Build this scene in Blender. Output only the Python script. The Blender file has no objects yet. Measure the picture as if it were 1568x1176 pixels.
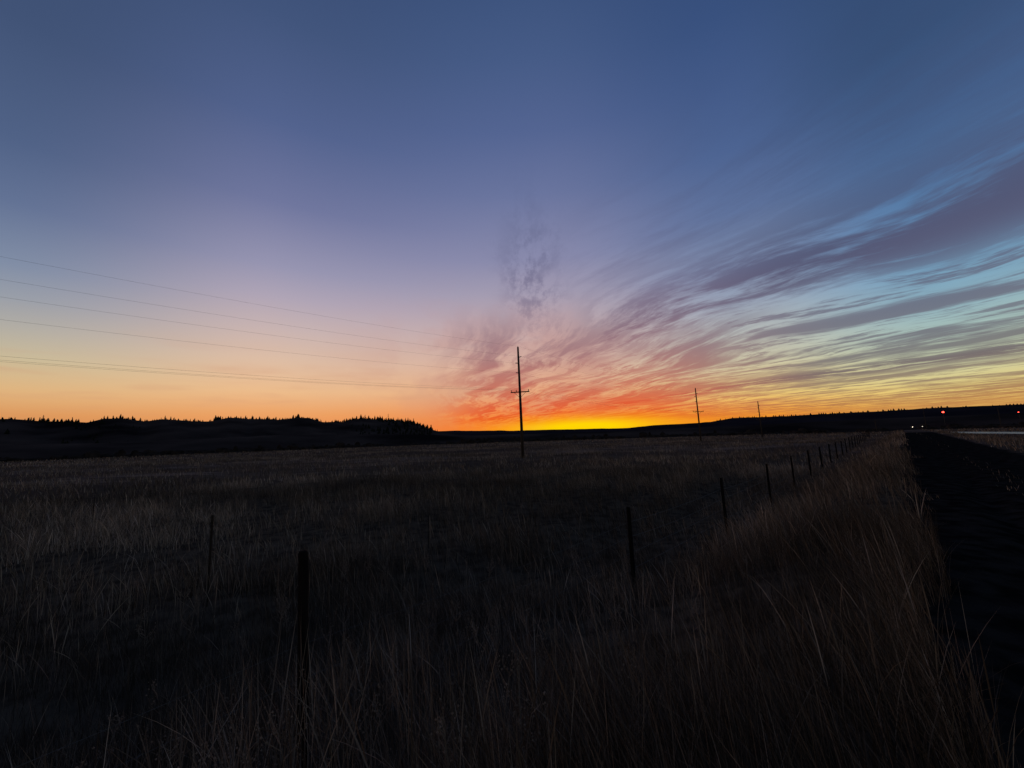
import bpy, math, random
import numpy as np
from mathutils import Vector, Matrix, Euler

random.seed(7); rng = np.random.default_rng(7)
scene = bpy.context.scene
D2R = math.pi/180

# ------------------------------------------------------------------ helpers
def lin(c):
    out=[]
    for v in c:
        v/=255.0
        out.append(v/12.92 if v<=0.04045 else ((v+0.055)/1.055)**2.4)
    return out+[1.0]

def link(o):
    scene.collection.objects.link(o); return o

def mesh_obj(name, verts, faces, mat=None, parent=None, smooth=False):
    me=bpy.data.meshes.new(name); me.from_pydata([tuple(v) for v in verts],[],faces); me.update()
    o=bpy.data.objects.new(name,me); link(o)
    if mat: me.materials.append(mat)
    if parent: o.parent=parent
    if smooth:
        for p in me.polygons: p.use_smooth=True
    return o

def empty(name, loc=(0,0,0)):
    e=bpy.data.objects.new(name,None); e.location=loc; e.empty_display_size=0.2
    return link(e)

class Geo:
    def __init__(s): s.v=[]; s.f=[]
    def tube(s, pts, radii, n=6, cap=True):
        pts=[Vector(p) for p in pts]; base=len(s.v)
        for i,p in enumerate(pts):
            t=(pts[min(i+1,len(pts)-1)]-pts[max(i-1,0)]).normalized()
            ref=Vector((0,0,1)) if abs(t.z)<0.9 else Vector((1,0,0))
            a=t.cross(ref).normalized(); b=t.cross(a).normalized()
            for k in range(n):
                an=2*math.pi*k/n
                s.v.append(p+(a*math.cos(an)+b*math.sin(an))*radii[i])
        for i in range(len(pts)-1):
            for k in range(n):
                k2=(k+1)%n
                s.f.append((base+i*n+k,base+i*n+k2,base+(i+1)*n+k2,base+(i+1)*n+k))
        if cap:
            s.f.append(tuple(base+k for k in range(n))[::-1])
            s.f.append(tuple(base+(len(pts)-1)*n+k for k in range(n)))
    def box(s,c,sz,rot=0):
        base=len(s.v); cx,cy,cz=c
        for dx in(-.5,.5):
            for dy in(-.5,.5):
                for dz in(-.5,.5):
                    x=dx*sz[0];y=dy*sz[1]
                    s.v.append(Vector((cx+x*math.cos(rot)-y*math.sin(rot),cy+x*math.sin(rot)+y*math.cos(rot),cz+dz*sz[2])))
        for f in((0,1,3,2),(4,6,7,5),(0,4,5,1),(2,3,7,6),(0,2,6,4),(1,5,7,3)):
            s.f.append(tuple(base+i for i in f))
    def obj(s,name,mat,parent=None,smooth=False):
        return mesh_obj(name,s.v,s.f,mat,parent,smooth)

_perm=rng.random((256,256))
def vnoise(x,y):
    x=np.asarray(x,float); y=np.asarray(y,float)
    xi=np.floor(x).astype(int); yi=np.floor(y).astype(int)
    fx=x-xi; fy=y-yi; fx=fx*fx*(3-2*fx); fy=fy*fy*(3-2*fy)
    g=lambda a,b:_perm[a&255,b&255]
    return (g(xi,yi)*(1-fx)+g(xi+1,yi)*fx)*(1-fy)+(g(xi,yi+1)*(1-fx)+g(xi+1,yi+1)*fx)*fy
def fbm(x,y,o=4):
    s=0;a=.5
    for i in range(o):
        s=s+a*vnoise(x*2**i+17.3*i,y*2**i+5.1*i); a*=.5
    return s
def sstep(a,b,x):
    t=np.clip((x-a)/(b-a),0,1); return t*t*(3-2*t)

# ------------------------------------------------------------------ terrain
S2=math.sqrt(2)
def height(x,y):
    x=np.asarray(x,float); y=np.asarray(y,float)
    r=(x-y)/S2; d=np.hypot(x,y)
    emb=0.80*sstep(-3.4,-0.3,r)
    emb=emb-0.35*sstep(4.5,9,r)-0.2*sstep(10,40,r)
    ditch=-0.18*np.exp(-((r+5.2)/1.3)**2)
    rut=-0.09*np.exp(-((r-1.15)/.22)**2)-0.09*np.exp(-((r-2.85)/.25)**2)
    rough=(fbm(x*.9,y*.9,3)-.45)*np.where((r>.3)&(r<4.2),.09,.16)
    und=(fbm(x*.045+3,y*.07+9,3)-.45)*1.1*sstep(8,60,d)*sstep(0,-10,r)
    fade=1-sstep(110,170,d)
    return emb*(.5+.5*fade)+ditch*fade+rut*fade+rough*fade+und*fade

# ------------------------------------------------------------------ materials
def newmat(name):
    m=bpy.data.materials.new(name); m.use_nodes=True
    nt=m.node_tree; b=nt.nodes['Principled BSDF']; b.inputs['Roughness'].default_value=.9
    b.inputs['Specular IOR Level'].default_value=.15
    return m,nt,b
def noise_mat(name,c1,c2,scale=5,rough=.9,bump=.3,spec=.15,bscale=None,stretch=None,coord='Object'):
    m,nt,b=newmat(name); N=nt.nodes; L=nt.links
    tc=N.new('ShaderNodeTexCoord'); mp=N.new('ShaderNodeMapping'); L.new(tc.outputs[coord],mp.inputs[0])
    if stretch: mp.inputs['Scale'].default_value=stretch
    nz=N.new('ShaderNodeTexNoise'); nz.inputs['Scale'].default_value=scale; nz.inputs['Detail'].default_value=6
    L.new(mp.outputs[0],nz.inputs[0])
    r=N.new('ShaderNodeValToRGB'); r.color_ramp.elements[0].position=.35; r.color_ramp.elements[1].position=.68
    r.color_ramp.elements[0].color=(*c1,1); r.color_ramp.elements[1].color=(*c2,1)
    L.new(nz.outputs[0],r.inputs[0]); L.new(r.outputs[0],b.inputs['Base Color'])
    b.inputs['Roughness'].default_value=rough; b.inputs['Specular IOR Level'].default_value=spec
    if bump:
        n2=N.new('ShaderNodeTexNoise'); n2.inputs['Scale'].default_value=bscale or scale*4; n2.inputs['Detail'].default_value=5
        L.new(mp.outputs[0],n2.inputs[0])
        bp=N.new('ShaderNodeBump'); bp.inputs['Strength'].default_value=bump
        L.new(n2.outputs[0],bp.inputs['Height']); L.new(bp.outputs[0],b.inputs['Normal'])
    return m

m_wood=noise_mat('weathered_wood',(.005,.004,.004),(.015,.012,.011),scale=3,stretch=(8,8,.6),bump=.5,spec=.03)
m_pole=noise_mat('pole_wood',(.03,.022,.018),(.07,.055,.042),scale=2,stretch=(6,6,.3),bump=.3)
m_steel=noise_mat('rusty_steel',(.010,.008,.006),(.03,.022,.018),scale=20,rough=.6,spec=.2)
m_wire=noise_mat('wire_metal',(.07,.065,.06),(.15,.135,.12),scale=30,rough=.7,spec=.3,bump=0)
m_ins=noise_mat('insulator_ceramic',(.08,.07,.07),(.14,.13,.13),scale=10,rough=.35,spec=.5,bump=0)
m_hill=noise_mat('hill_scrub',(.012,.010,.010),(.075,.055,.045),scale=.014,bump=.0,stretch=(1,1,2.5),spec=0)
m_hill2=noise_mat('far_hill_scrub',(.016,.014,.018),(.032,.026,.030),scale=.004,bump=0,spec=0)
m_tree=noise_mat('conifer_foliage',(.008,.010,.007),(.018,.022,.015),scale=.5,bump=0,spec=0)
m_shrub=noise_mat('shrub_foliage',(.014,.012,.010),(.045,.034,.028),scale=.3,bump=0,spec=0)
m_asph=noise_mat('asphalt',(.04,.04,.042),(.06,.058,.058),scale=.6,rough=.36,spec=.5,bump=.05,bscale=30)
m_paint=noise_mat('road_paint',(.5,.5,.48),(.7,.7,.66),scale=2,rough=.5,bump=0)
m_dark=noise_mat('painted_metal',(.02,.02,.02),(.05,.05,.05),scale=5,rough=.5,bump=0)
m_cable=noise_mat('aluminium_cable',(.12,.12,.12),(.2,.2,.2),scale=5,rough=.5,bump=0)
def emit(name,c,s):
    m=bpy.data.materials.new(name); m.use_nodes=True; nt=m.node_tree
    for n in list(nt.nodes): nt.nodes.remove(n)
    e=nt.nodes.new('ShaderNodeEmission'); e.inputs[0].default_value=(*c,1); e.inputs[1].default_value=s
    o=nt.nodes.new('ShaderNodeOutputMaterial'); nt.links.new(e.outputs[0],o.inputs[0]); return m
m_red=emit('red_lamp',(1,.05,.03),9); m_white=emit('white_lamp',(1,.86,.66),3)

def ground_mat():
    m,nt,b=newmat('dry_grass_ground'); N=nt.nodes; L=nt.links
    b.inputs['Specular IOR Level'].default_value=.0; b.inputs['Roughness'].default_value=1
    g=N.new('ShaderNodeNewGeometry')
    def M(op,a,b_=None,c=None):
        n=N.new('ShaderNodeMath'); n.operation=op
        for i,v in enumerate((a,b_,c)):
            if v is None: continue
            if isinstance(v,(int,float)): n.inputs[i].default_value=v
            else: L.new(v,n.inputs[i])
        return n.outputs[0]
    def SS(x,a,c):
        n=N.new('ShaderNodeMapRange'); n.interpolation_type='SMOOTHSTEP'
        L.new(x,n.inputs[0]); n.inputs[1].default_value=a; n.inputs[2].default_value=c; return n.outputs[0]
    def NZ(sc,stretch=(1,1,1),det=4):
        mp=N.new('ShaderNodeMapping'); mp.inputs['Scale'].default_value=stretch; L.new(g.outputs['Position'],mp.inputs[0])
        n=N.new('ShaderNodeTexNoise'); n.noise_dimensions='2D'; n.inputs['Scale'].default_value=sc; n.inputs['Detail'].default_value=det
        L.new(mp.outputs[0],n.inputs[0]); return n.outputs[0]
    def MIX(f,c1,c2):
        n=N.new('ShaderNodeMix'); n.data_type='RGBA'; L.new(f,n.inputs[0])
        for i,c in ((6,c1),(7,c2)):
            if isinstance(c,tuple): n.inputs[i].default_value=(*c,1)
            else: L.new(c,n.inputs[i])
        return n.outputs[2]
    sp=N.new('ShaderNodeSeparateXYZ'); L.new(g.outputs['Position'],sp.inputs[0])
    x,y=sp.outputs[0],sp.outputs[1]
    r=M('MULTIPLY',M('SUBTRACT',x,y),1/S2)
    d=M('SQRT',M('ADD',M('MULTIPLY',x,x),M('MULTIPLY',y,y)))
    wob=M('MULTIPLY',M('SUBTRACT',NZ(1.2),.5),.8)
    rr=M('ADD',r,wob)
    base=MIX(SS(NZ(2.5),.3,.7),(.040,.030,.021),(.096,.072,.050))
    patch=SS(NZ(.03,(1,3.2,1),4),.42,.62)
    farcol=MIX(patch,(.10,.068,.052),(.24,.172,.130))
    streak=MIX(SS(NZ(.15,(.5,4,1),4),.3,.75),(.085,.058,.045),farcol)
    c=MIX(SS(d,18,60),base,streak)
    soil=MIX(SS(NZ(3.0),.3,.7),(.007,.0063,.0058),(.024,.021,.019))
    tr=M('MULTIPLY',SS(rr,-.35,.0),M('SUBTRACT',1.0,SS(rr,3.9,4.4)))
    tr=M('MULTIPLY',tr,M('SUBTRACT',1.0,SS(d,110,125)))
    c=MIX(tr,c,soil)
    far=SS(M('ADD',M('MULTIPLY',M('SUBTRACT',NZ(.02),.5),80),d),190,215)
    c=MIX(far,c,(.026,.021,.018))
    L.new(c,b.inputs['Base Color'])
    bp=N.new('ShaderNodeBump'); bp.inputs['Strength'].default_value=.6; bp.inputs['Distance'].default_value=.05
    L.new(NZ(14),bp.inputs['Height']); L.new(bp.outputs[0],b.inputs['Normal'])
    return m
m_ground=ground_mat()

radii=np.concatenate([np.linspace(.25,12,70),np.geomspace(12.3,9000,120)])
nseg=540
ang=np.linspace(0,2*math.pi,nseg,endpoint=False)
R,A=np.meshgrid(radii,ang,indexing='ij')
X=R*np.cos(A); Y=R*np.sin(A); Z=height(X,Y)
verts=np.stack([X,Y,Z],-1).reshape(-1,3).tolist()
nr=len(radii); faces=[]
for i in range(nr-1):
    for j in range(nseg):
        j2=(j+1)%nseg
        faces.append((i*nseg+j,(i+1)*nseg+j,(i+1)*nseg+j2,i*nseg+j2))
verts.append([0,0,float(height(0,0))]); c=len(verts)-1
for j in range(nseg): faces.append((c,j,(j+1)%nseg))
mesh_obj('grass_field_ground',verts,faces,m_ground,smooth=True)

# ------------------------------------------------------------------ hills
def hill(name,prof,D0,W,mat,rough,n=16,daz=.2):
    xs=[p[0] for p in prof]; ds=[p[1] for p in prof]
    az0=math.degrees(math.atan((xs[0]-784)/595)); az1=math.degrees(math.atan((xs[-1]-784)/595))
    azs=np.arange(az0,az1,daz); V=[];F=[];ridge=[]
    for i,a in enumerate(azs):
        px=784+595*math.tan(a*D2R); dl=np.interp(px,xs,ds)
        for k in range(n+1):
            t=k/n; D=D0+W*t+ (fbm(a*.12,3.3)-.45)*W*.25
            Dr=D0+.6*W
            top=2.5+dl/589*Dr*math.cos(a*D2R)
            s=math.sin(min(t/.6,1)*math.pi/2)**1.3 if t<.6 else math.cos((t-.6)/.4*math.pi/2)**.6
            x=D*math.sin(a*D2R); y=D*math.cos(a*D2R)
            z=top*s+(float(fbm(x*.012,y*.012,4))-.47)*rough*min(1,s*1.2)*(0.32 if abs(t-.6)<.13 else .8)
            if t in(0,1) : z=-3
            V.append((x,y,z))
            if abs(t-.6)<.5/n: ridge.append((a,px,x,y,z))
    for i in range(len(azs)-1):
        for k in range(n):
            b=i*(n+1)+k; F.append((b,b+1,b+n+2,b+n+1))
    mesh_obj(name,V,F,mat,smooth=True); return ridge
left_prof=[(-1400,40),(-300,46),(0,54),(60,49),(125,44),(150,49),(178,48),(215,41),(240,43),(290,38),(315,37),(345,42),(385,39),(420,37),(450,40),(468,39),(490,31),(520,31),(548,36),(580,34),(610,31),(635,26),(652,18),(672,12),(700,7),(740,2),(780,0)]
far_prof=[(-300,12),(600,14),(700,13),(780,10),(870,9),(960,8),(1000,11),(1085,13),(1120,18),(1200,18),(1300,20),(1400,22),(1450,23),(1568,24),(1900,26),(4000,30)]
ridge=hill('forested_hill',left_prof,420,420,m_hill,9,n=20)
far_ridge=hill('distant_hills',far_prof,1900,1500,m_hill2,16,n=20)
low_prof=[(-1400,14),(0,16),(200,10),(420,15),(600,11),(700,5),(900,4),(1100,6),(1300,9),(1568,11),(2600,14)]
hill('low_rise',low_prof,290,120,m_hill,3)

G=Geo()
def conifer(x,y,z,h,w):
    n=6; tiers=4
    for t in range(tiers):
        b=len(G.v); z0=z+h*(.08+.22*t); z1=z+h*min(1,.42+.22*t); rr=w*(1-.23*t)
        ph=random.random()*6
        for k in range(n):
            q=rr*random.uniform(.6,1.25); G.v.append(Vector((x+q*math.cos(ph+k*2*math.pi/n),y+q*math.sin(ph+k*2*math.pi/n),z0+random.uniform(-.04,.04)*h)))
        G.v.append(Vector((x+random.uniform(-.05,.05)*w,y,z1)))
        for k in range(n): G.f.append((b+k,b+(k+1)%n,b+n))
    G.tube([(x,y,z-3),(x,y,z+h*.3)],[w*.12,w*.08],4)
for i in range(len(ridge)):
    a,px,x,y,z=ridge[i]
    dens=.45
    if 322<px<482 or 508<px<658: dens=2.0
    elif 20<px<100 or 225<px<275: dens=1.2
    if px>668: dens=0
    cl=float(.6*vnoise(a*1.3,4.)+.4*vnoise(a*3.1,8.))
    if dens>1.5: dens=.5 if cl<.36 else (2. if cl<.55 else 5.5)
    m=int(dens)+(1 if random.random()<dens%1 else 0)
    for _ in range(m):
        f=random.uniform(0,1); j=min(i+1,len(ridge)-1)
        xx=x+(ridge[j][2]-x)*f; yy=y+(ridge[j][3]-y)*f; zz=z+(ridge[j][4]-z)*f
        off=random.uniform(-12,4); dd=math.hypot(xx,yy)
        h=random.uniform(1.5,4.6)*(.5+1.1*cl)*(1.7 if random.random()<.14 else 1)
        conifer(xx*(1+off/dd),yy*(1+off/dd),zz-.3-abs(off)*.04,h,h*random.uniform(.2,.4))
for _ in range(1500):
    a=random.uniform(-75,-12); k=random.uniform(.0,.58); D=430+420*k
    i=int((a-ridge[0][0])/.2); 
    if i<0 or i>=len(ridge): continue
    top=ridge[i][4]; s=math.sin(min(k/.6,1)*math.pi/2)**1.3
    if vnoise(a*.5,k*8)<.42: continue
    conifer(D*math.sin(a*D2R),D*math.cos(a*D2R),top*s-2.5,random.uniform(4,7),random.uniform(1.5,2.4))
for q in far_ridge:
    if q[1]>1090 and random.random()<.5*float(vnoise(q[0]*1.1,9.))*2:
        h=random.uniform(7,15); conifer(q[2],q[3],q[4]-4,h,h*.6)
G.obj('conifer_treeline',m_tree)

G=Geo()
for _ in range(2600):
    a=random.uniform(-70,75); D=random.uniform(205,285)
    if vnoise(a*.35,D*.02)<.38: continue
    x=D*math.sin(a*D2R);y=D*math.cos(a*D2R)
    if abs((x-y)/S2)<6: continue
    h=random.uniform(.4,1.5)*(1+1.2*(random.random()<.08)); w=random.uniform(1,2.8); b=len(G.v)
    for k in range(6):
        an=k*math.pi/3+random.random()*.5; G.v.append(Vector((x+w*math.cos(an),y+w*math.sin(an),-.3)))
    for k in range(6):
        an=k*math.pi/3+random.random()*.5; q=w*random.uniform(.5,.95); G.v.append(Vector((x+q*math.cos(an),y+q*math.sin(an),h*random.uniform(.5,.9))))
    G.v.append(Vector((x,y,h)))
    for k in range(6):
        k2=(k+1)%6; G.f.append((b+k,b+k2,b+6+k2,b+6+k)); G.f.append((b+6+k,b+6+k2,b+12))
G.obj('distant_shrubs',m_shrub)

# ------------------------------------------------------------------ highway
hp=Vector((71,53)); hd=Vector((math.sin(26*D2R),math.cos(26*D2R))); hn=Vector((hd.y,-hd.x))
HT1=34
def strip(name,o0,o1,zoff,mat,t0=-160,t1=HT1,step=4,dash=None,parent=None):
    V=[];F=[]; t=t0; segs=[]
    while t<t1: 
        segs.append((t,min(t+step,t1))); t+=step*(2 if dash else 1)
    for a,b in segs:
        i=len(V)
        for tt in(a,b):
            for o in(o0,o1):
                p=hp+hd*tt+hn*o; V.append((p.x,p.y,.62+zoff))
        F.append((i,i+1,i+3,i+2))
    return mesh_obj(name,V,F,mat,parent)
hw=empty('highway')
V=[];F=[]
for i,t in enumerate(np.linspace(-160,HT1,60)):
    for o,z in((-6.5,-.3),(-.6,.60),(7.6,.60),(13,-.3)):
        p=hp+hd*t+hn*o; V.append((p.x,p.y,z))
for i in range(59):
    for k in range(3):
        b=i*4+k; F.append((b,b+1,b+5,b+4))
mesh_obj('roadbed',V,F,m_ground,hw)
strip('pavement',0,7,0.0,m_asph,parent=hw)
strip('edge_line_near',.35,.47,.004,m_paint,parent=hw)
strip('edge_line_far',6.53,6.65,.004,m_paint,parent=hw)
strip('centre_line',3.44,3.56,.004,m_paint,step=3,dash=True,parent=hw)

# ------------------------------------------------------------------ utility poles & power line
poles=[(-41.5,3.5,13.3),(1.0,46.0,13.3),(43.2,90.0,12.3),(75.3,118,11.0)]
attach=[]
for i,(x,y,H) in enumerate(poles):
    z0=float(height(x,y)); dH=H-13.3
    e=empty('utility_pole',(x,y,z0)); 
    lean=-.01
    G=Geo(); G.tube([(0,0,-.6),(lean*6,0,6),(lean*H,0,H)],[.19,.155,.11],12); G.obj('pole_shaft',m_pole,e,True)
    G=Geo(); pts=[]
    def ins(p,q,rr=.055):
        p=Vector(p);q=Vector(q); Ls=[p+(q-p)*t for t in (0,.15,.2,.35,.4,.55,.6,.75,.8,1)]
        G.tube(Ls,[.03,.03,rr,rr*.5,rr,rr*.5,rr,rr*.5,rr,.03],8)
    cx=lambda z:lean*z
    pts.append((cx(H),0,H+.12)); ins((cx(H),0,H-.05),pts[-1],.05)
    for z,s in((12.0,1),(11.3,-1),(10.1,-1)):
        z+=dH
        q=(cx(z)+.38*(-1 if s<0 else 1),(.42*s)*-.5,z+.08)
        ins((cx(z),0,z),q,.06); pts.append(q)
    za=7.75+dH
    arm=[Vector((1,-.28,0)).normalized()*o+Vector((cx(za),-.2,za)) for o in(-1.15,1.15)]
    G.obj('post_insulators',m_ins,e)
    G=Geo(); G.box(((arm[0]+arm[1])/2),(2.3,.10,.12),math.atan2(-.28,1)); 
    for s in(-.7,.7):
        q=Vector((1,-.28,0)).normalized()*s+Vector((cx(za),-.14,za-.05)); G.tube([q,(cx(za),-.14,za-.7)],[.02,.02],5)
    G.obj('crossarm',m_pole,e)
    G=Geo()
    for o in(-1.05,-.45,1.05):
        q=Vector((1,-.28,0)).normalized()*o+Vector((cx(za),-.2,za+.06)); ins(q,q+Vector((0,0,.22)),.06); pts.append(tuple(q+Vector((0,0,.22))))
    G.obj('crossarm_insulators',m_ins,e)
    attach.append([Vector(p)+Vector((x,y,z0)) for p in pts])
G=Geo()
for i in range(len(poles)-1):
    for p,q in zip(attach[i],attach[i+1]):
        sag=.75; n=24
        G.tube([p.lerp(q,k/n)-Vector((0,0,4*sag*(k/n)*(1-k/n))) for k in range(n+1)],[.0045 if i==0 else .004]*(n+1),4,False)
G.obj('power_line_wires',m_cable)

# ------------------------------------------------------------------ fence
fence=empty('barbed_wire_fence')
rf=-3.22; tops=[]
for n in range(-2,25):
    s=(.84+n)*5.0+rf+random.uniform(-.12,.12)*(n>0)
    x,y=(s+rf)/S2,(s-rf)/S2
    x-=.037*(y-2.9)-.05+(.07 if n==1 else 0)
    z0=float(height(x,y)); top=1.72 if n==0 else (1.29+random.uniform(-.06,.06))
    R0=.034 if n else .036
    if n>4: R0=.045
    lx=-.05 if n==0 else random.uniform(-.03,.02)
    P0=Vector((x+(.04 if n==0 else 0),y,z0-.3)); P1=Vector((x+lx,y+random.uniform(-.02,.02),top))
    G=Geo()
    zs=[0,.2,.4,.6,.8,.97,.992,1.0]
    G.tube([P0.lerp(P1,t)+Vector((random.uniform(-.003,.003),random.uniform(-.003,.003),0)) for t in zs],
           [R0*1.08,R0*1.05,R0*1.02,R0,R0*.98,R0*.96,R0*.9,R0*.7],10)
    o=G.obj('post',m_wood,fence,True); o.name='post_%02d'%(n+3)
    tops.append((P0,P1,z0,n))
G=Geo()
for i in range(len(tops)-1):
    a0,a1,az,_=tops[i]; b0,b1,bz,_=tops[i+1]
    for hgt in(.35,.6,.85,1.08):
        p=a0.lerp(a1,min((az+hgt-a0.z)/(a1.z-a0.z),.96))+Vector((-.03,.03,0)); q=b0.lerp(b1,min((bz+hgt-b0.z)/(b1.z-b0.z),.96))+Vector((-.03,.03,0))
        sg=random.uniform(.01,.09); k=10
        G.tube([p.lerp(q,t/k)-Vector((0,0,4*sg*(t/k)*(1-t/k))) for t in range(k+1)],[.0014 if i<3 else .0030]*(k+1),4,False)
        if i<9:
            t=.02
            while t<1:
                c=p.lerp(q,t)-Vector((0,0,4*sg*t*(1-t)))
                for _ in range(2):
                    d=Vector((random.uniform(-1,1),random.uniform(-1,1),random.uniform(-1,1))).normalized()*.015
                    G.tube([c-d,c+d],[.0012,.0007],3,False)
                t+=.03
G.obj('barbed_wire',m_wire,fence)

def stake(x,y,h,w):
    z=float(height(x,y)); G=Geo()
    G.box((0,0,h/2-.2),(w,.006,h+.4)); G.box((0,w*.28,h/2-.2),(.006,w*.5,h+.4-.01))
    for k in range(int(h/.08)): G.box((0,-.006,.05+k*.08),(w*.5,.008,.012))
    o=G.obj('steel_fence_stake',m_steel); o.location=(x,y,z); o.rotation_euler=(random.uniform(-.02,.02),random.uniform(-.02,.01),.3)
stake(-4.95,6.5,1.40,.034); stake(-14.5,13.6,.9,.03); stake(-2.1,9.5,.75,.02)

# ------------------------------------------------------------------ distant lamps / masts
def lamp(name,x,y,zl,mat,r,base=None,arm=0.0):
    z0=float(height(x,y)) if base is None else base
    e=empty(name,(x,y,z0)); h=zl-z0
    G=Geo(); G.tube([(0,0,-1),(0,0,h)],[.12,.07],8)
    if arm: G.tube([(0,0,h),(arm*.5,0,h+.25),(arm,0,h+.2)],[.05,.05,.04],6)
    G.box((arm,0,h+.25 if arm else h+.1),(.7,.35,.16)); G.obj('mast',m_dark,e)
    V=[];F=[]
    for a in range(1,5):
        for k in range(8): V.append((r*math.sin(a*math.pi/5)*math.cos(k*math.pi/4)+arm,r*math.sin(a*math.pi/5)*math.sin(k*math.pi/4),h-.1+r*math.cos(a*math.pi/5)))
    for a in range(3):
        for k in range(8): F.append((a*8+k,a*8+(k+1)%8,(a+1)*8+(k+1)%8,(a+1)*8+k))
    F.append(tuple(range(8))); F.append(tuple(range(24,32))[::-1])
    mesh_obj('lamp_head',V,F,mat,e)
def at(px,Yf): return ((px-784)/589*Yf*1.01, Yf)
x,y=at(1432,200); lamp('railroad_signal',x,y,2.5+17/589*200,m_red,.42)
x,y=at(1545,190); lamp('car_headlight',x,y,2.5+13/589*190,m_red,.2)
x,y=at(1237,260); lamp('car_headlight',x,y,2.9,m_white,.2,arm=.6)
x,y=at(1380,150); lamp('car_headlight',x,y,1.5,m_white,.13,arm=.6)  # stands in for a car headlight; no car built, mast and arm are added
x,y=at(1395,170); lamp('car_headlight',x,y,1.4,m_white,.10,arm=.6)  # second car headlight stand-in, also set on an added lamp mast
x,y=at(36,250); lamp('car_headlight',x,y,5.3,m_white,.26,arm=.6)
x,y=at(1315,260); lamp('car_headlight',x,y,2.6,m_white,.14,arm=.6)
for px,Yf,tp in((1328,170,8),(1403,160,24),(1515,150,22),(1365,260,10)):
    x,y=at(px,Yf); G=Geo(); h=2.5+tp/589*Yf
    G.tube([(0,0,-1),(0,0,h)],[.16,.1],8); G.box((0,-.15,h-.5),(2.2,.1,.12)); 
    for s in(-1,0,1): G.tube([(s,-.15,h-.45),(s,-.15,h-.2)],[.05,.03],6)
    o=G.obj('telephone_pole',m_pole); o.location=(x,y,0)
for px,ht in((590,12),(53,8)):
    rr=min(ridge,key=lambda q:abs(q[1]-px)); G=Geo()
    G.tube([(0,0,-3),(0,0,ht)],[.45,.2],6)
    for k in(.6,.8): G.box((0,0,ht*k),(2.4,.2,.3))
    o=G.obj('radio_mast',m_dark); o.location=rr[2:5]

# ------------------------------------------------------------------ grass
def grass_mat():
    m=bpy.data.materials.new('dry_grass'); m.use_nodes=True; nt=m.node_tree; N=nt.nodes; L=nt.links
    N.remove(N['Principled BSDF'])
    b=N.new('ShaderNodeBsdfDiffuse')
    at_=N.new('ShaderNodeAttribute'); at_.attribute_name='tint'
    r=N.new('ShaderNodeValToRGB'); cr=r.color_ramp
    cr.elements[0].position=0; cr.elements[0].color=(.042,.031,.022,1)
    cr.elements[1].position=1; cr.elements[1].color=(.62,.455,.325,1)
    e=cr.elements.new(.5); e.color=(.205,.146,.102,1)
    L.new(at_.outputs['Fac'],r.inputs[0]); L.new(r.outputs[0],b.inputs['Color'])
    L.new(b.outputs[0],N['Material Output'].inputs[0]); return m
m_grass=grass_mat()

def blades(pos,H,W,lean,prof,tint):
    n=len(H); K=len(prof)
    t=np.linspace(0,1,K+1)
    phi=rng.normal(2.7,1.1,n)
    fa=rng.uniform(0,math.pi,n)
    sx,sy=np.cos(fa),np.sin(fa)
    V=np.zeros((n,2*K+1,3))
    for k in range(K+1):
        off=lean*H*t[k]**1.7; zz=H*t[k]*np.sqrt(np.clip(1-(lean*.6*t[k])**2,.2,1))
        cx=pos[:,0]+np.cos(phi)*off; cy=pos[:,1]+np.sin(phi)*off; cz=pos[:,2]+zz-.03
        if k<K:
            w=W*prof[k]*.5
            V[:,2*k]=np.stack([cx-sx*w,cy-sy*w,cz],-1); V[:,2*k+1]=np.stack([cx+sx*w,cy+sy*w,cz],-1)
        else: V[:,2*K]=np.stack([cx,cy,cz],-1)
    tri=[]
    for k in range(K-1): tri+=[(2*k,2*k+1,2*k+3),(2*k,2*k+3,2*k+2)]
    tri.append((2*K-2,2*K-1,2*K))
    T=np.array(tri)[None]+(np.arange(n)*(2*K+1))[:,None,None]
    return V.reshape(-1,3),T.reshape(-1,3),np.repeat(tint,2*K+1)

def scatter(n,r0,r1,pw=1.0,az=75):
    u=rng.random(n); rad=(r0**(2*pw)+u*(r1**(2*pw)-r0**(2*pw)))**(1/(2*pw))
    a=rng.uniform(-az,az,n)*D2R; return rad*np.sin(a),rad*np.cos(a)

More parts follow.
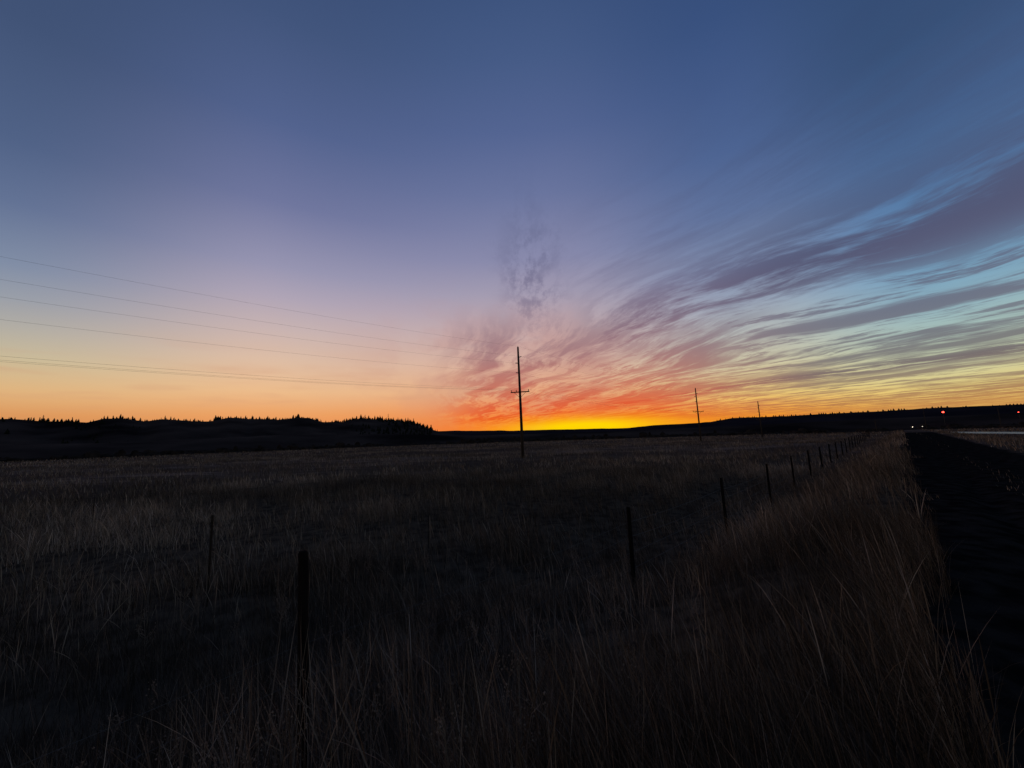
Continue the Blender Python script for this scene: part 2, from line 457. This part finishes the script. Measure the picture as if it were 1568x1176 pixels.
def rcoord(x,y): return (x-y)/S2
parts=[]
def layer(n,r0,r1,pw,Hm,Wm,leanm,prof,az=75,seed=0.0,tb=0.0,bigc=1.1):
    x,y=scatter(n,r0,r1,pw,az); r=rcoord(x,y)
    wob=(vnoise(x*1.1+50,y*1.1)-.5)*.9
    inside=((r+wob)>.22)&((r+wob)<4.3)
    strip_mid=(np.abs(r-2.0+wob*.3)<.35)&(rng.random(n)<.10)
    qx=x-71; qy=y-53; o=qx*hn.x+qy*hn.y; tt=qx*hd.x+qy*hd.y; onroad=(o>-1)&(o<8)&(tt<HT1+1)
    cl=fbm(x*.8+seed,y*.8,3); big=fbm(x*.12+9,y*.2+seed,3)
    keep=((~inside)|strip_mid)&(~onroad)&(rng.random(n)<np.clip((cl-.22)*3.2,.12,1))
    x,y,r,cl,big=x[keep],y[keep],r[keep],cl[keep],big[keep]; m=len(x)
    H=Hm*rng.uniform(.55,1.25,m)*(.55+.9*cl)*(1+.20*np.exp(-((r+1.3)/1.2)**2))
    H=H*(1-.30*np.exp(-((r+3.4)/.8)**2)*(np.hypot(x,y)>4.5))
    H=H*(1+.55*np.exp(-((x+1.2)**2+(y-2.2)**2)/.9))
    H=np.where((r>.15)&(r<4.3),H*.3,H)
    dd=np.hypot(x,y)
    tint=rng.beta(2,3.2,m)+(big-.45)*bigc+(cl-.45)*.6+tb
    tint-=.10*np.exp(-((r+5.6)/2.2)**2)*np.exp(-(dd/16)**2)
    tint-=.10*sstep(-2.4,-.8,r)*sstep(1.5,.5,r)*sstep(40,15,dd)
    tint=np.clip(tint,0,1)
    lean=np.abs(rng.normal(leanm,.22,m))
    pos=np.stack([x,y,height(x,y)],-1)
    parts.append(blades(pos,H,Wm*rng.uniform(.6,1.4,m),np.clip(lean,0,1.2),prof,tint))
reg=[1,.9,.7,.45]; seedp=[.55,.5,.45,.4,1.7,1.9,1.1]
layer(95000,1.5,9,.75,.48,.0046,.36,reg,az=80,tb=-.09,bigc=1.4)
layer(14000,1.6,10,.75,.64,.003,.25,seedp,az=80,seed=4,tb=.14)
layer(110000,8,30,.8,.44,.011,.35,[1,.8,.5],az=68,seed=0,tb=-.02)
layer(16000,8,30,.8,.58,.008,.3,[.5,.4,.4,1.5,1.2],az=68,tb=.08)
layer(120000,28,110,.75,.42,.04,.35,[1,.7],az=64,tb=.0,bigc=.9)
layer(40000,100,205,.8,.42,.13,.3,[1,.8],az=62,tb=.0,bigc=.8)
off=0;VV=[];TT=[];CC=[]
for v,t,c_ in parts: VV.append(v);TT.append(t+off);CC.append(c_);off+=len(v)
VV=np.concatenate(VV).astype(np.float32);TT=np.concatenate(TT).astype(np.int32);CC=np.concatenate(CC).astype(np.float32)
me=bpy.data.meshes.new('tall_dry_grass'); me.vertices.add(len(VV)); me.vertices.foreach_set('co',VV.ravel())
me.loops.add(TT.size); me.loops.foreach_set('vertex_index',TT.ravel())
me.polygons.add(len(TT)); me.polygons.foreach_set('loop_start',np.arange(0,TT.size,3,dtype=np.int32))
at_=me.attributes.new('tint','FLOAT','POINT'); at_.data.foreach_set('value',CC)
me.update(calc_edges=True); me.materials.append(m_grass); link(bpy.data.objects.new('tall_dry_grass',me))

m_weed=noise_mat('dry_weed_stems',(.11,.082,.060),(.27,.20,.15),scale=6,bump=0)
G=Geo()
def weed(x,y,h):
    z=float(height(x,y)); lx,ly=random.uniform(-.15,.15)*h,random.uniform(-.1,.1)*h
    P=lambda t:Vector((x+lx*t*t,y+ly*t*t,z+h*t))
    G.tube([P(0),P(.35),P(.7),P(1)],[.0035,.003,.002,.001],4,False)
    for i in range(random.randint(9,16)):
        t=random.uniform(.3,.97); b=P(t); an=random.uniform(0,6.28); Lx=h*random.uniform(.12,.34)*(1.15-t*.7)
        e=b+Vector((math.cos(an)*Lx*.6,math.sin(an)*Lx*.6,Lx*.9)); mid=b.lerp(e,.5)+Vector((math.cos(an),math.sin(an),-.3))*Lx*.1
        G.tube([b,mid,e],[.002,.0015,.001],3,False)
        for k in range(4):
            c=mid.lerp(e,k/3)+Vector((random.uniform(-1,1),random.uniform(-1,1),random.uniform(-.3,1)))*.02; s=random.uniform(.003,.007)
            bb=len(G.v)
            for q in((s,0,0),(-s,0,0),(0,s,0),(0,-s,0),(0,0,s*1.3),(0,0,-s)): G.v.append(c+Vector(q))
            for f in((0,2,4),(2,1,4),(1,3,4),(3,0,4),(2,0,5),(1,2,5),(3,1,5),(0,3,5)): G.f.append(tuple(bb+j for j in f))
cnt=0
while cnt<130:
    a=random.gauss(-20,24)*D2R; d=random.uniform(2.0,7.5) if cnt<90 else random.uniform(7,25)
    x,y=d*math.sin(a),d*math.cos(a); r=rcoord(x,y)
    if r>-.3: continue
    weed(x,y,random.uniform(.5,.95)); cnt+=1
for _ in range(14): weed(-1.3+random.gauss(0,.35),2.3+random.gauss(0,.25),random.uniform(.7,1.0))
G.obj('dry_weeds',m_weed)

# ------------------------------------------------------------------ sky
w=bpy.data.worlds.new('World'); scene.world=w; w.use_nodes=True
try:
    w.cycles.sampling_method='MANUAL'; w.cycles.sample_map_resolution=512
except Exception: pass
nt=w.node_tree; N=nt.nodes; L=nt.links
bg=N['Background']; bg.inputs[1].default_value=1.0
def val(n,i,v):
    if v is None: return
    if isinstance(v,(int,float)): n.inputs[i].default_value=v
    else: L.new(v,n.inputs[i])
def M(op,a,b=None,c=None,clamp=False):
    n=N.new('ShaderNodeMath'); n.operation=op; n.use_clamp=clamp
    val(n,0,a);val(n,1,b);val(n,2,c); return n.outputs[0]
add=lambda a,b:M('ADD',a,b); mul=lambda a,b:M('MULTIPLY',a,b); sub=lambda a,b:M('SUBTRACT',a,b)
mx=lambda a,b:M('MAXIMUM',a,b)
def SS(x,a,b,lo=0.,hi=1.):
    n=N.new('ShaderNodeMapRange'); n.interpolation_type='SMOOTHSTEP'; val(n,0,x)
    if a<=b: n.inputs[1].default_value=a;n.inputs[2].default_value=b;n.inputs[3].default_value=lo;n.inputs[4].default_value=hi
    else: n.inputs[1].default_value=b;n.inputs[2].default_value=a;n.inputs[3].default_value=hi;n.inputs[4].default_value=lo
    return n.outputs[0]
def GA(x,c,s):
    t=M('DIVIDE',sub(x,c),s); return M('EXPONENT',mul(mul(t,t),-1.))
def MIX(f,a,b):
    n=N.new('ShaderNodeMix'); n.data_type='RGBA'; n.clamp_factor=True; val(n,0,f)
    for i,c in((6,a),(7,b)):
        if isinstance(c,(tuple,list)): n.inputs[i].default_value=c
        else: L.new(c,n.inputs[i])
    return n.outputs[2]
tc=N.new('ShaderNodeTexCoord'); sp=N.new('ShaderNodeSeparateXYZ'); L.new(tc.outputs['Generated'],sp.inputs[0])
dx,dy,dz=sp.outputs
az=mul(M('ARCTAN2',dx,dy),180/math.pi); el=mul(M('ARCSINE',dz),180/math.pi)
def RAMP(stops):
    r=N.new('ShaderNodeValToRGB'); cr=r.color_ramp; cr.interpolation='LINEAR'
    L.new(M('DIVIDE',el,60.),r.inputs[0])
    for i,(e,c) in enumerate(stops):
        if i<2: s=cr.elements[i]; s.position=e/60
        else: s=cr.elements.new(e/60)
        s.color=lin(c)
    return r.outputs[0]
Lr=RAMP([(.5,(200,122,72)),(3.5,(220,152,92)),(5.6,(224,180,126)),(8.5,(202,187,152)),(11.4,(177,173,164)),(14.2,(151,157,168)),(17,(128,141,165)),(22.4,(98,114,148)),(27.5,(80,98,134)),(36.6,(65,83,118)),(55,(50,70,106))])
CLr=RAMP([(.5,(230,132,70)),(3.9,(236,162,100)),(6.8,(236,188,140)),(10.8,(221,189,165)),(14.7,(200,179,177)),(18.6,(176,165,182)),(22.4,(151,149,177)),(29.7,(112,119,158)),(38,(83,99,142)),(47,(66,85,124)),(58,(50,71,110))])
Cr=RAMP([(.5,(250,114,22)),(2.8,(246,138,60)),(6.7,(232,172,130)),(11.6,(214,175,160)),(16.4,(192,168,172)),(21,(164,156,177)),(25.6,(138,139,172)),(34,(106,117,158)),(41,(84,101,146)),(48,(70,91,134)),(53,(62,84,126)),(60,(50,73,112))])
CRr=RAMP([(.5,(240,132,32)),(2,(248,164,48)),(4.4,(236,203,120)),(8.4,(208,201,168)),(12.3,(182,187,184)),(16,(156,168,186)),(20,(130,146,177)),(27,(95,115,157)),(33.6,(77,100,146)),(40,(67,90,136)),(46,(57,81,126)),(58,(46,69,112))])
Rr=RAMP([(.5,(196,135,75)),(1.9,(220,170,90)),(3.5,(228,205,127)),(5.9,(202,205,164)),(9,(168,192,184)),(12,(140,174,188)),(15,(120,162,190)),(18,(105,148,186)),(20.8,(92,132,174)),(24,(80,113,157)),(29,(69,97,140)),(36,(56,81,120)),(55,(46,68,108))])
sky=MIX(SS(az,-56,-32),Lr,CLr); sky=MIX(SS(az,-33,3),sky,Cr); sky=MIX(SS(az,5,34),sky,CRr); sky=MIX(SS(az,32,50),sky,Rr)
glow2=mul(GA(az,9,17),GA(el,1.0,3.4)); sky=MIX(mul(glow2,.6),sky,lin((255,130,16)))

dzc=add(mx(dz,.0),.03)
def plane(th):
    s,c=math.sin(th*D2R),math.cos(th*D2R)
    a=M('DIVIDE',add(mul(dx,c),mul(dy,-s)),dzc); b=M('DIVIDE',add(mul(dx,s),mul(dy,c)),dzc); return a,b
def NOISE(a,b,sa,sb,z=0.,det=5,rough=.55,dist=0.):
    cv=N.new('ShaderNodeCombineXYZ'); L.new(M('MULTIPLY_ADD',a,sa,z*7.31),cv.inputs[0]); L.new(mul(b,sb),cv.inputs[1])
    n=N.new('ShaderNodeTexNoise'); n.noise_dimensions='2D'; n.inputs['Scale'].default_value=1; n.inputs['Detail'].default_value=det
    n.inputs['Roughness'].default_value=rough; L.new(cv.outputs[0],n.inputs[0]); return n.outputs[0]
a1,b1=plane(-30)
wn=NOISE(a1,b1,.35,.4,3.,2)
aw=add(a1,mul(sub(wn,.5),.95))
nA=NOISE(aw,b1,1.3,.4,0,5,.64)
nF=NOISE(aw,b1,4.2,1.2,7.,5,.70)
right=SS(az,3,16)
mixAF=add(mul(nA,.5),mul(nF,.5))
band1=mul(GA(aw,2.55,.66),SS(mixAF,.36,.55))
band1b=mul(mul(GA(aw,1.5,.6),SS(mixAF,.40,.64)),.42)
band2=mul(GA(aw,6.9,1.0),SS(nF,.26,.54))
wisps=mul(mul(SS(nA,.46,.64),SS(aw,2.8,4.0)),.85)
fine=mul(mul(SS(nF,.45,.64),SS(aw,1.9,3.4)),.78)
lowst=mul(mul(SS(nF,.40,.58),SS(aw,8,12)),.85)
dA=mx(mx(band1,band1b),mx(band2,mx(mx(wisps,fine),lowst)))
dA=mul(mul(dA,right),mul(.95,SS(el,.6,2.5,.35,1.)))
a2,b2=plane(-14)
a2w=add(a2,mul(sub(wn,.5),.9))
nC=NOISE(a2w,b2,1.8,.36,2.,5,.64)
nC2=NOISE(a2w,b2,5.4,1.0,12.,5,.68)
mC=mul(mul(SS(az,-14,-2),SS(az,40,26)),mul(SS(el,21,11),SS(el,.8,2.6)))
dC=mul(mul(mx(SS(nC,.42,.62),mul(SS(nC2,.44,.64),.75)),mC),.84)
nV2=NOISE(az,el,.09,.16,21.,4,.62)
dC2=mul(mul(SS(nV2,.36,.62),mul(GA(az,0,17),GA(el,10,7))),.5)
a3,b3=plane(2)
nP=NOISE(a3,b3,7.5,2.6,4.,5,.72)
plume=mul(mul(GA(add(az,mul(sub(nV2,.5),9)),3.2,4.0),GA(el,23,8.5)),SS(nP,.36,.66))
dP=mul(plume,.68)
dV=mul(mul(SS(NOISE(az,el,.05,.35,9.,3,.6),.44,.70),SS(az,-5,-25)),mul(GA(el,6.5,4.),.38))
csun=RAMP([(.5,(255,108,8)),(2.2,(236,76,22)),(4,(226,82,42)),(6,(208,98,72)),(8.5,(186,108,98)),(12,(156,112,118)),(16,(130,108,126)),(21,(108,101,132)),(27,(94,97,130)),(40,(74,89,128))])
crt=RAMP([(.5,(190,108,55)),(2.5,(170,114,76)),(4.5,(134,110,100)),(7,(108,101,108)),(11,(104,100,117)),(15,(93,89,113)),(20,(82,85,114)),(27,(70,81,114)),(40,(54,73,112))])
ccol=MIX(SS(az,15,42),csun,crt)
sky=MIX(dC2,sky,lin((188,132,126)))
sky=MIX(mx(dA,mx(dC,dP)),sky,ccol)
sky=MIX(dV,sky,lin((204,146,116)))
glow=mul(GA(az,10.5,10.5),GA(el,1.15,1.25)); sky=MIX(mul(glow,1.15),sky,lin((255,212,4)))
absaz=M('ABSOLUTE',az)
dim=mul(SS(absaz,70,140,1.,.6),SS(dz,-.02,0,.05,1.))
n=N.new('ShaderNodeVectorMath'); n.operation='SCALE'; L.new(sky,n.inputs[0]); L.new(dim,n.inputs['Scale'])
L.new(n.outputs[0],bg.inputs[0])

sun=bpy.data.lights.new('sun','SUN'); sun.energy=.035; sun.angle=4*D2R; sun.color=(1,.5,.25)
so=link(bpy.data.objects.new('sun',sun))
sd=Vector((math.sin(8.5*D2R)*math.cos(2.5*D2R),math.cos(8.5*D2R)*math.cos(2.5*D2R),math.sin(2.5*D2R)))
so.rotation_euler=sd.to_track_quat('Z','Y').to_euler()

# ------------------------------------------------------------------ camera
cd=bpy.data.cameras.new('camera'); cam=link(bpy.data.objects.new('camera',cd))
cd.sensor_width=36; cd.lens=36*589/1568; cd.clip_start=.05; cd.clip_end=30000
Mx=Matrix.Rotation((90+7.9)*D2R,4,'X')@Matrix.Rotation(-1.9*D2R,4,'Z')
cam.matrix_world=Matrix.Translation((0,0,2.5))@Mx
scene.camera=cam
scene.view_settings.view_transform='Standard'; scene.view_settings.look='None'
scene.view_settings.exposure=0; scene.view_settings.gamma=1
